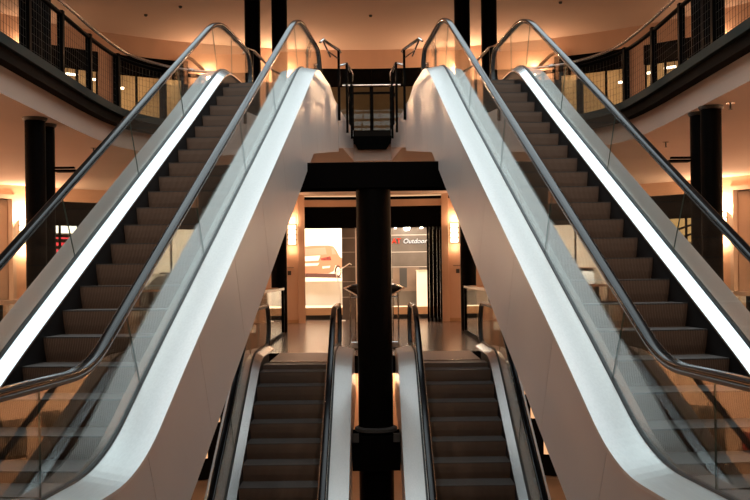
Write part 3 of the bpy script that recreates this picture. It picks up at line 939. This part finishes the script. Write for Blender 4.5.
# folded door leaves
for i, x in enumerate((1.57, 1.68, 1.79, 1.88)):
    t = thing('folding_door', ['first', 'second', 'third', 'fourth'][i]+' narrow black folded glass door leaf from the left, right mall doorway', 'door', (x, 28.05, 0), radians(78), 'folded door leaves')
    for a, b in ((-.03, .03), (.39, .45)): obj('stile', bbox(a, b, -.026, .026, 0, TRB), M['black'], t)
    obj('rail', bbox(-.02, .44, -.018, .018, 0, .09), M['black'], t); obj('rail', bbox(-.02, .44, -.018, .018, TRB-.07, TRB), M['black'], t)
    obj('pane', bbox(.02, .40, -.005, .005, .09, TRB-.07), M['pane'], t)
# spot lamps
for i, (x, nm) in enumerate(((.72, 'small spot lamp left of the bright one'), (1.08, 'brightest spot lamp'), (1.55, 'small spot lamp right of the bright one'))):
    t = thing('spot_lamp', nm+' above the red and white letters', 'lamp', (x, 31.2, 2.92), group='showroom spot lamps')
    bm = bmesh.new(); lathe(bm, [(.03, .14), (.05, .10), (.06, 0)], 16); obj('housing', bm, M['chrome'], t, smooth='auto')
    bm = bmesh.new(); bmesh.ops.create_uvsphere(bm, u_segments=14, v_segments=8, radius=.11 if i == 1 else .045); bmesh.ops.translate(bm, verts=bm.verts, vec=(0, -.03, -.03)); obj('bulb', bm, M['lamph'], t, smooth=True)
    bm = bmesh.new(); tube(bm, [(0, 0, .14), (0, 0, ZC-2.92)], .01, 6); obj('stem', bm, M['darkgrey'], t)
# wall switches
for s, nm in ((-1, 'left'), (1, 'right')):
    x, y = P(s*12.0, RW); t = thing('switch_plate', 'small dark switch plate with handle bar under the %s door sconce' % nm, 'switch', (x, y, 1.45), -radians(s*12.0))
    obj('plate', bbox(-.05, .05, -.015, 0, -.06, .06), M['darkgrey'], t)
    bm = bmesh.new(); tube(bm, [(-.13, -.03, .16), (.13, -.03, .16)], .014, 8); obj('bar', bm, M['steelrail'], t)
# leaflet stand arm seen in front of the mural
t = thing('leaflet_stand', 'thin white bent stand in front of the car print', 'stand', (-1.02, 29.3, 0))
bm = bmesh.new(); tube(bm, [(0, 0, 0), (.02, 0, .9), (-.12, 0, 1.45), (.30, 0, 1.72), (.36, 0, 1.68)], .018, 8); obj('pole', bm, M['white'], t)
bm = bmesh.new(); lathe(bm, [(.16, 0), (.16, .02), (.02, .03)], 20); obj('foot', bm, M['white'], t)

# side shops -------------------------------------------------------------
def make_car(label, paint, x, y, rz, z=0.0):
    t = thing('car', label, 'car', (x, y, z), rz)
    # side outline (length along local x), three widths across for a rounded plan
    low = [(-2.1, .30), (-2.12, .62), (-2.0, .86), (-1.2, .98), (-.2, 1.02), (1.3, 1.0), (1.95, .92), (2.1, .60), (2.05, .28)]
    bm = bmesh.new(); rows = []
    for w, sc in ((-.86, .93), (-.80, 1.0), (0, 1.02), (.80, 1.0), (.86, .93)):
        rows.append([bm.verts.new((px*sc, w, (pz-.3)*(.96 if abs(w) > .84 else 1)+.3)) for px, pz in low])
    for a, b in zip(rows, rows[1:]):
        for i in range(len(low)):
            j = (i+1) % len(low); bm.faces.new((a[i], a[j], b[j], b[i]))
    bm.faces.new(rows[0]); bm.faces.new(rows[-1][::-1])
    obj('body', fin(bm), paint, t, smooth='auto')
    cab = [(-1.25, .96), (-.55, 1.42), (.2, 1.50), (1.1, 1.46), (1.75, 1.0)]
    bm = bmesh.new(); rows = []
    for w in (-.76, -.62, .62, .76):
        k = 1 if abs(w) < .7 else 0
        rows.append([bm.verts.new((px, w if pz < 1.05 else w*.86, pz if k or pz < 1.05 else pz-.05)) for px, pz in cab])
    for a, b in zip(rows, rows[1:]):
        for i in range(len(cab)-1): bm.faces.new((a[i], a[i+1], b[i+1], b[i]))
    bm.faces.new(rows[0]); bm.faces.new(rows[-1][::-1])
    obj('cabin_glass', fin(bm), M['carglass'], t, smooth='auto')
    obj('roof', bbox(-.45, 1.05, -.60, .60, 1.47, 1.525, .02), paint, t)
    for px in (-1.35, 1.3):
        for w in (-.80, .80):
            bm = bmesh.new(); lathe(bm, [(.20, -.10), (.32, -.09), (.33, 0), (.32, .09), (.20, .10)], 24)
            bmesh.ops.rotate(bm, verts=bm.verts, cent=(0, 0, 0), matrix=Matrix.Rotation(pi/2, 3, 'X')); bmesh.ops.translate(bm, verts=bm.verts, vec=(px, w, .33))
            wh = obj('wheel', bm, M['tyre'], t, smooth='auto')
            bm = bmesh.new(); lathe(bm, [(.19, -.115), (.19, .115)], 20)
            bmesh.ops.rotate(bm, verts=bm.verts, cent=(0, 0, 0), matrix=Matrix.Rotation(pi/2, 3, 'X')); bmesh.ops.translate(bm, verts=bm.verts, vec=(px, w, .33))
            obj('hub', bm, M['chrome'], wh)
    for w in (-.58, .58):
        bm = bmesh.new(); bmesh.ops.create_uvsphere(bm, u_segments=16, v_segments=10, radius=.11); bmesh.ops.scale(bm, verts=bm.verts, vec=(.6, 1.2, .9)); bmesh.ops.translate(bm, verts=bm.verts, vec=(-2.05, w, .72)); obj('headlamp', bm, M['lens'], t, smooth=True)
    obj('grille', bbox(-2.14, -2.08, -.42, .42, .55, .70), M['darkgrey'], t)
    return t
cx, cy = P(26.5, 14.3); make_car('black car parked in the shop window to the right of the mall doors', M['cardark'], cx, cy, radians(215))
cx, cy = P(-28, 14.3); make_car('copper coloured car in the shop window to the left of the mall doors', M['carorange'], cx, cy, radians(-62))

def arc_panel(name, label, cat, a0, a1, z0, z1, r, m, group=None):
    bm = bmesh.new(); arc_wall(bm, a0, a1, z0, z1, r, .04); o = obj(name, fin(bm), m); tag(o, label, cat, group); return o
arc_panel('poster', 'white poster sheet on the back wall behind the black car', 'poster', 24, 33, 1.5, 3.2, RO-.1, M['pr_paper'])
arc_panel('glow_panel', 'long bright light box under the dark fascia behind the left front columns', 'lamp', -42.5, -37.4, 2.62, 2.95, RW+1.6, M['strip'])
arc_panel('glow_panel', 'glowing amber panel for the orange lit wall behind the right front columns', 'lamp', 35.4, 41.5, 2.2, 3.3, RW+2.6, emat('amber_wall_glow', (1, .55, .2), .8))  # lit wall put in as a glowing sheet, no lamp there
# red neon tangle
t = thing('neon_sign', 'red neon tube sign glowing behind the left front columns', 'sign', (*P(-41.9, RW+.9), 2.0), radians(41.9))
for z, w in ((.38, .30), (.20, .36), (.02, .34), (-.16, .30)):
    bm = bmesh.new(); r = .07
    pts = [(-w, 0, z-r), (w, 0, z-r)]+[(w+r*sin(pi*i/6), 0, z-r*cos(pi*i/6)) for i in range(1, 6)]+[(w, 0, z+r), (-w, 0, z+r)]+[(-w-r*sin(pi*i/6), 0, z+r*cos(pi*i/6)) for i in range(1, 6)]
    tube(bm, pts, .022, 8, closed=True); obj('neon_tube', bm, M['neon'], t)
obj('backing_board', bbox(-.5, .5, .05, .09, -.35, .55), M['blackm'], t)
# stair handrail silhouette on the right
t = thing('stair_rail', 'dark sloping double handrail against the amber light on the right', 'railing', (*P(38.3, RW+1.6), 0), radians(-38.3))
for z in (2.2, 2.45):
    bm = bmesh.new(); tube(bm, [(-1.2, 0, z-.35), (1.2, 0, z+.35)], .03, 8); obj('rail', bm, M['black'], t)
for x in (-1.0, 0, 1.0): obj('post', bbox(x-.02, x+.02, -.02, .02, 0, 2.45+x*.29), M['black'], t)

# lower hall pictures
for a0, a1, z0, z1, m, lab in ((49.3, 54, -3.27, -2.32, 'pic1', 'wide brown framed picture on the right wall of the lower hall'), (44.8, 47.3, -2.82, -2.19, 'pic1', 'small brown framed picture on the right wall of the lower hall'),
                          (-49.4, -44.9, -3.73, -2.25, 'pic1', 'tall brown framed picture on the left wall of the lower hall'), (-54.5, -51.6, -3.32, -2.86, 'pic2', 'dark red picture on the left wall of the lower hall')):
    arc_panel('picture', lab, 'picture', a0, a1, z0, z1, RW-.05, M[m], 'pictures in the lower hall')

# ------------------------------------------------------------------ ceiling fittings
places = [((-4.9, 14.2), 'left, nearest the front column'), ((-5.6, 16.8), 'left, behind the column pair'), ((-5.0, 17.5), 'left, close to the bulkhead'), ((-7.6, 17.2), 'far left'),
          ((5.0, 13.6), 'right, nearest the front column'), ((6.6, 16.6), 'far right'), ((5.3, 17.6), 'right, close to the bulkhead')]
for (x, y), nm in places:
    t = thing('sprinkler', 'tiny ceiling sprinkler on the %s' % nm, 'sprinkler', (x, y, ZC), group='ceiling sprinklers')
    bm = bmesh.new(); lathe(bm, [(.06, -.012), (.06, -.001)], 16); obj('plate', bm, M['steelrail'], t)
    bm = bmesh.new(); lathe(bm, [(.03, -.10), (.012, -.09), (.014, -.012)], 12); obj('head', bm, M['darkgrey'], t)
for (x, y), nm in (((-4.6, 23.6), 'left'), ((0, 24.6), 'centre'), ((4.6, 23.6), 'right'), ((-5.6, 24.3), 'far left')):
    t = thing('smoke_detector', 'small smoke detector on the upper ceiling, %s' % nm, 'smoke detector', (x, y, ZT), group='smoke detectors')
    bm = bmesh.new(); lathe(bm, [(.025, -.05), (.04, -.035), (.045, -.001)], 20); obj('body', bm, M['darkgrey'], t, smooth='auto')
# black arm fittings on the side columns
for s, nm in ((-1, 'left'), (1, 'right')):
    xx, ya = (4.91, 14.8) if s < 0 else (4.80, 14.45)
    sd = 1 if s < 0 else -1
    t = thing('speaker_arm', 'black flat arm fitting sticking out of the %s front columns' % nm, 'fitting', (s*(xx+.06)+sd*.145, ya, 3.0))
    obj('arm', bbox(min(0, sd*.30), max(0, sd*.30), -.03, .03, .02, .05), M['black'], t)
    obj('plate', bbox(min(sd*.02, sd*.34), max(sd*.02, sd*.34), -.09, .09, -.03, .0), M['black'], t)
# pendant spots in the upper shops
for s, nm in ((-1, 'left'), (1, 'right')):
    for i, (a, r, z) in enumerate(((36.6, RW+1.3, 6.90), (33.4, RW+1.3, 6.74), (38.0, RW+2.0, 7.12))):
        t = thing('pendant_lamp', '%s hanging bar lamp from the middle in the upper shop on the %s' % (['second', 'nearest', 'furthest'][i], nm), 'lamp', (*P(s*a, r), z), radians(-s*a), 'hanging bar lamps')
        obj('light_bar', bbox(-.17, .17, -.03, .03, -.025, .025), M['lampb'], t)
        for x in (-.13, .13): obj('cable', bbox(x-.006, x+.006, -.006, .006, .025, ZT-z), M['black'], t)

# added fill spots, unseen above the flights, to warm the step risers
for i, (x, nm) in enumerate(((-3.6, 'outer left'), (-1.2, 'inner left'), (1.2, 'inner right'), (3.6, 'outer right'))):
    t = thing('fill_spotlight', '%s added fill spotlight, unseen, over the foot of the escalators' % nm, 'lamp', (x, 3.2, ZT), group='added fill spotlights')
    bm = bmesh.new(); lathe(bm, [(.10, -.06), (.13, -.05), (.14, -.001)], 20); obj('bezel', bm, M['darkgrey'], t, smooth='auto')
    d = Vector((x*.75, 12.5, 2.0))-Vector((x, 3.2, ZT-.1))
    light('SPOT', 'fill_beam', (x, 3.2, ZT-.12), 420, (1, .72, .54), .10, d.to_track_quat('-Z', 'Y').to_euler(), 1.5)

# ------------------------------------------------------------------ lamps inside shops
def area(name, x, y, z, sx, sy, p, col): light('AREA', name, (x, y, z), p, col, sx, None, None, sy)
SHOW = (1, .85, .68)
area('showroom_downlight', -1.5, 31.2, 3.6, 1.8, 3.0, 270, SHOW)
area('showroom_downlight', 1.5, 30.0, 3.6, 1.8, 1.6, 200, SHOW)
for s in (-1, 1):
    for a, pw in ((20, 150), (29, 220)):
        x, y = P(s*a, 14.6); area('shop_downlight', x, y, 3.6, 2.0, 2.0, pw, SHOW)
    x, y = P(s*41, 14.8); area('shop_downlight', x, y, 3.6, 1.4, 1.4, 10, WARM)
    for a, pw in ((4.6, 11), (28, 70), (34, 70), (41.5, 45), (54, 30)):
        x, y = P(s*a, RW+1.8); area('upper_shop_downlight', x, y, 7.8, 1.2, 1.2, pw*.5, (1, .70, .42))

# ------------------------------------------------------------------ world, camera, output
w = bpy.data.worlds.new('World'); SC.world = w; w.use_nodes = True
w.node_tree.nodes['Background'].inputs['Color'].default_value = (.02, .015, .012, 1)
w.node_tree.nodes['Background'].inputs['Strength'].default_value = .3
cam = bpy.data.cameras.new('Camera'); co = bpy.data.objects.new('Camera', cam); COL.objects.link(co)
cam.sensor_fit = 'HORIZONTAL'; cam.sensor_width = 36; cam.lens = 975/750*36
cam.shift_y = 25.8/750
co.matrix_world = Matrix.Translation((-.015, 0, 1.34)) @ Matrix.Rotation(pi/2, 4, 'X') @ Matrix.Rotation(-.0019, 4, 'Y') @ Matrix.Rotation(-.0121, 4, 'Z')
cam.clip_start = .05; cam.clip_end = 200
SC.camera = co
SC.view_settings.view_transform = 'Standard'; SC.view_settings.look = 'None'
SC.view_settings.exposure = 0.0; SC.view_settings.gamma = 1.0; SC.view_settings.use_curve_mapping = False
SC.cycles.transparent_max_bounces = 40; SC.cycles.max_bounces = 10; SC.cycles.glossy_bounces = 6
SC.cycles.sample_clamp_indirect = 6.0
SC.cycles.use_denoising = True
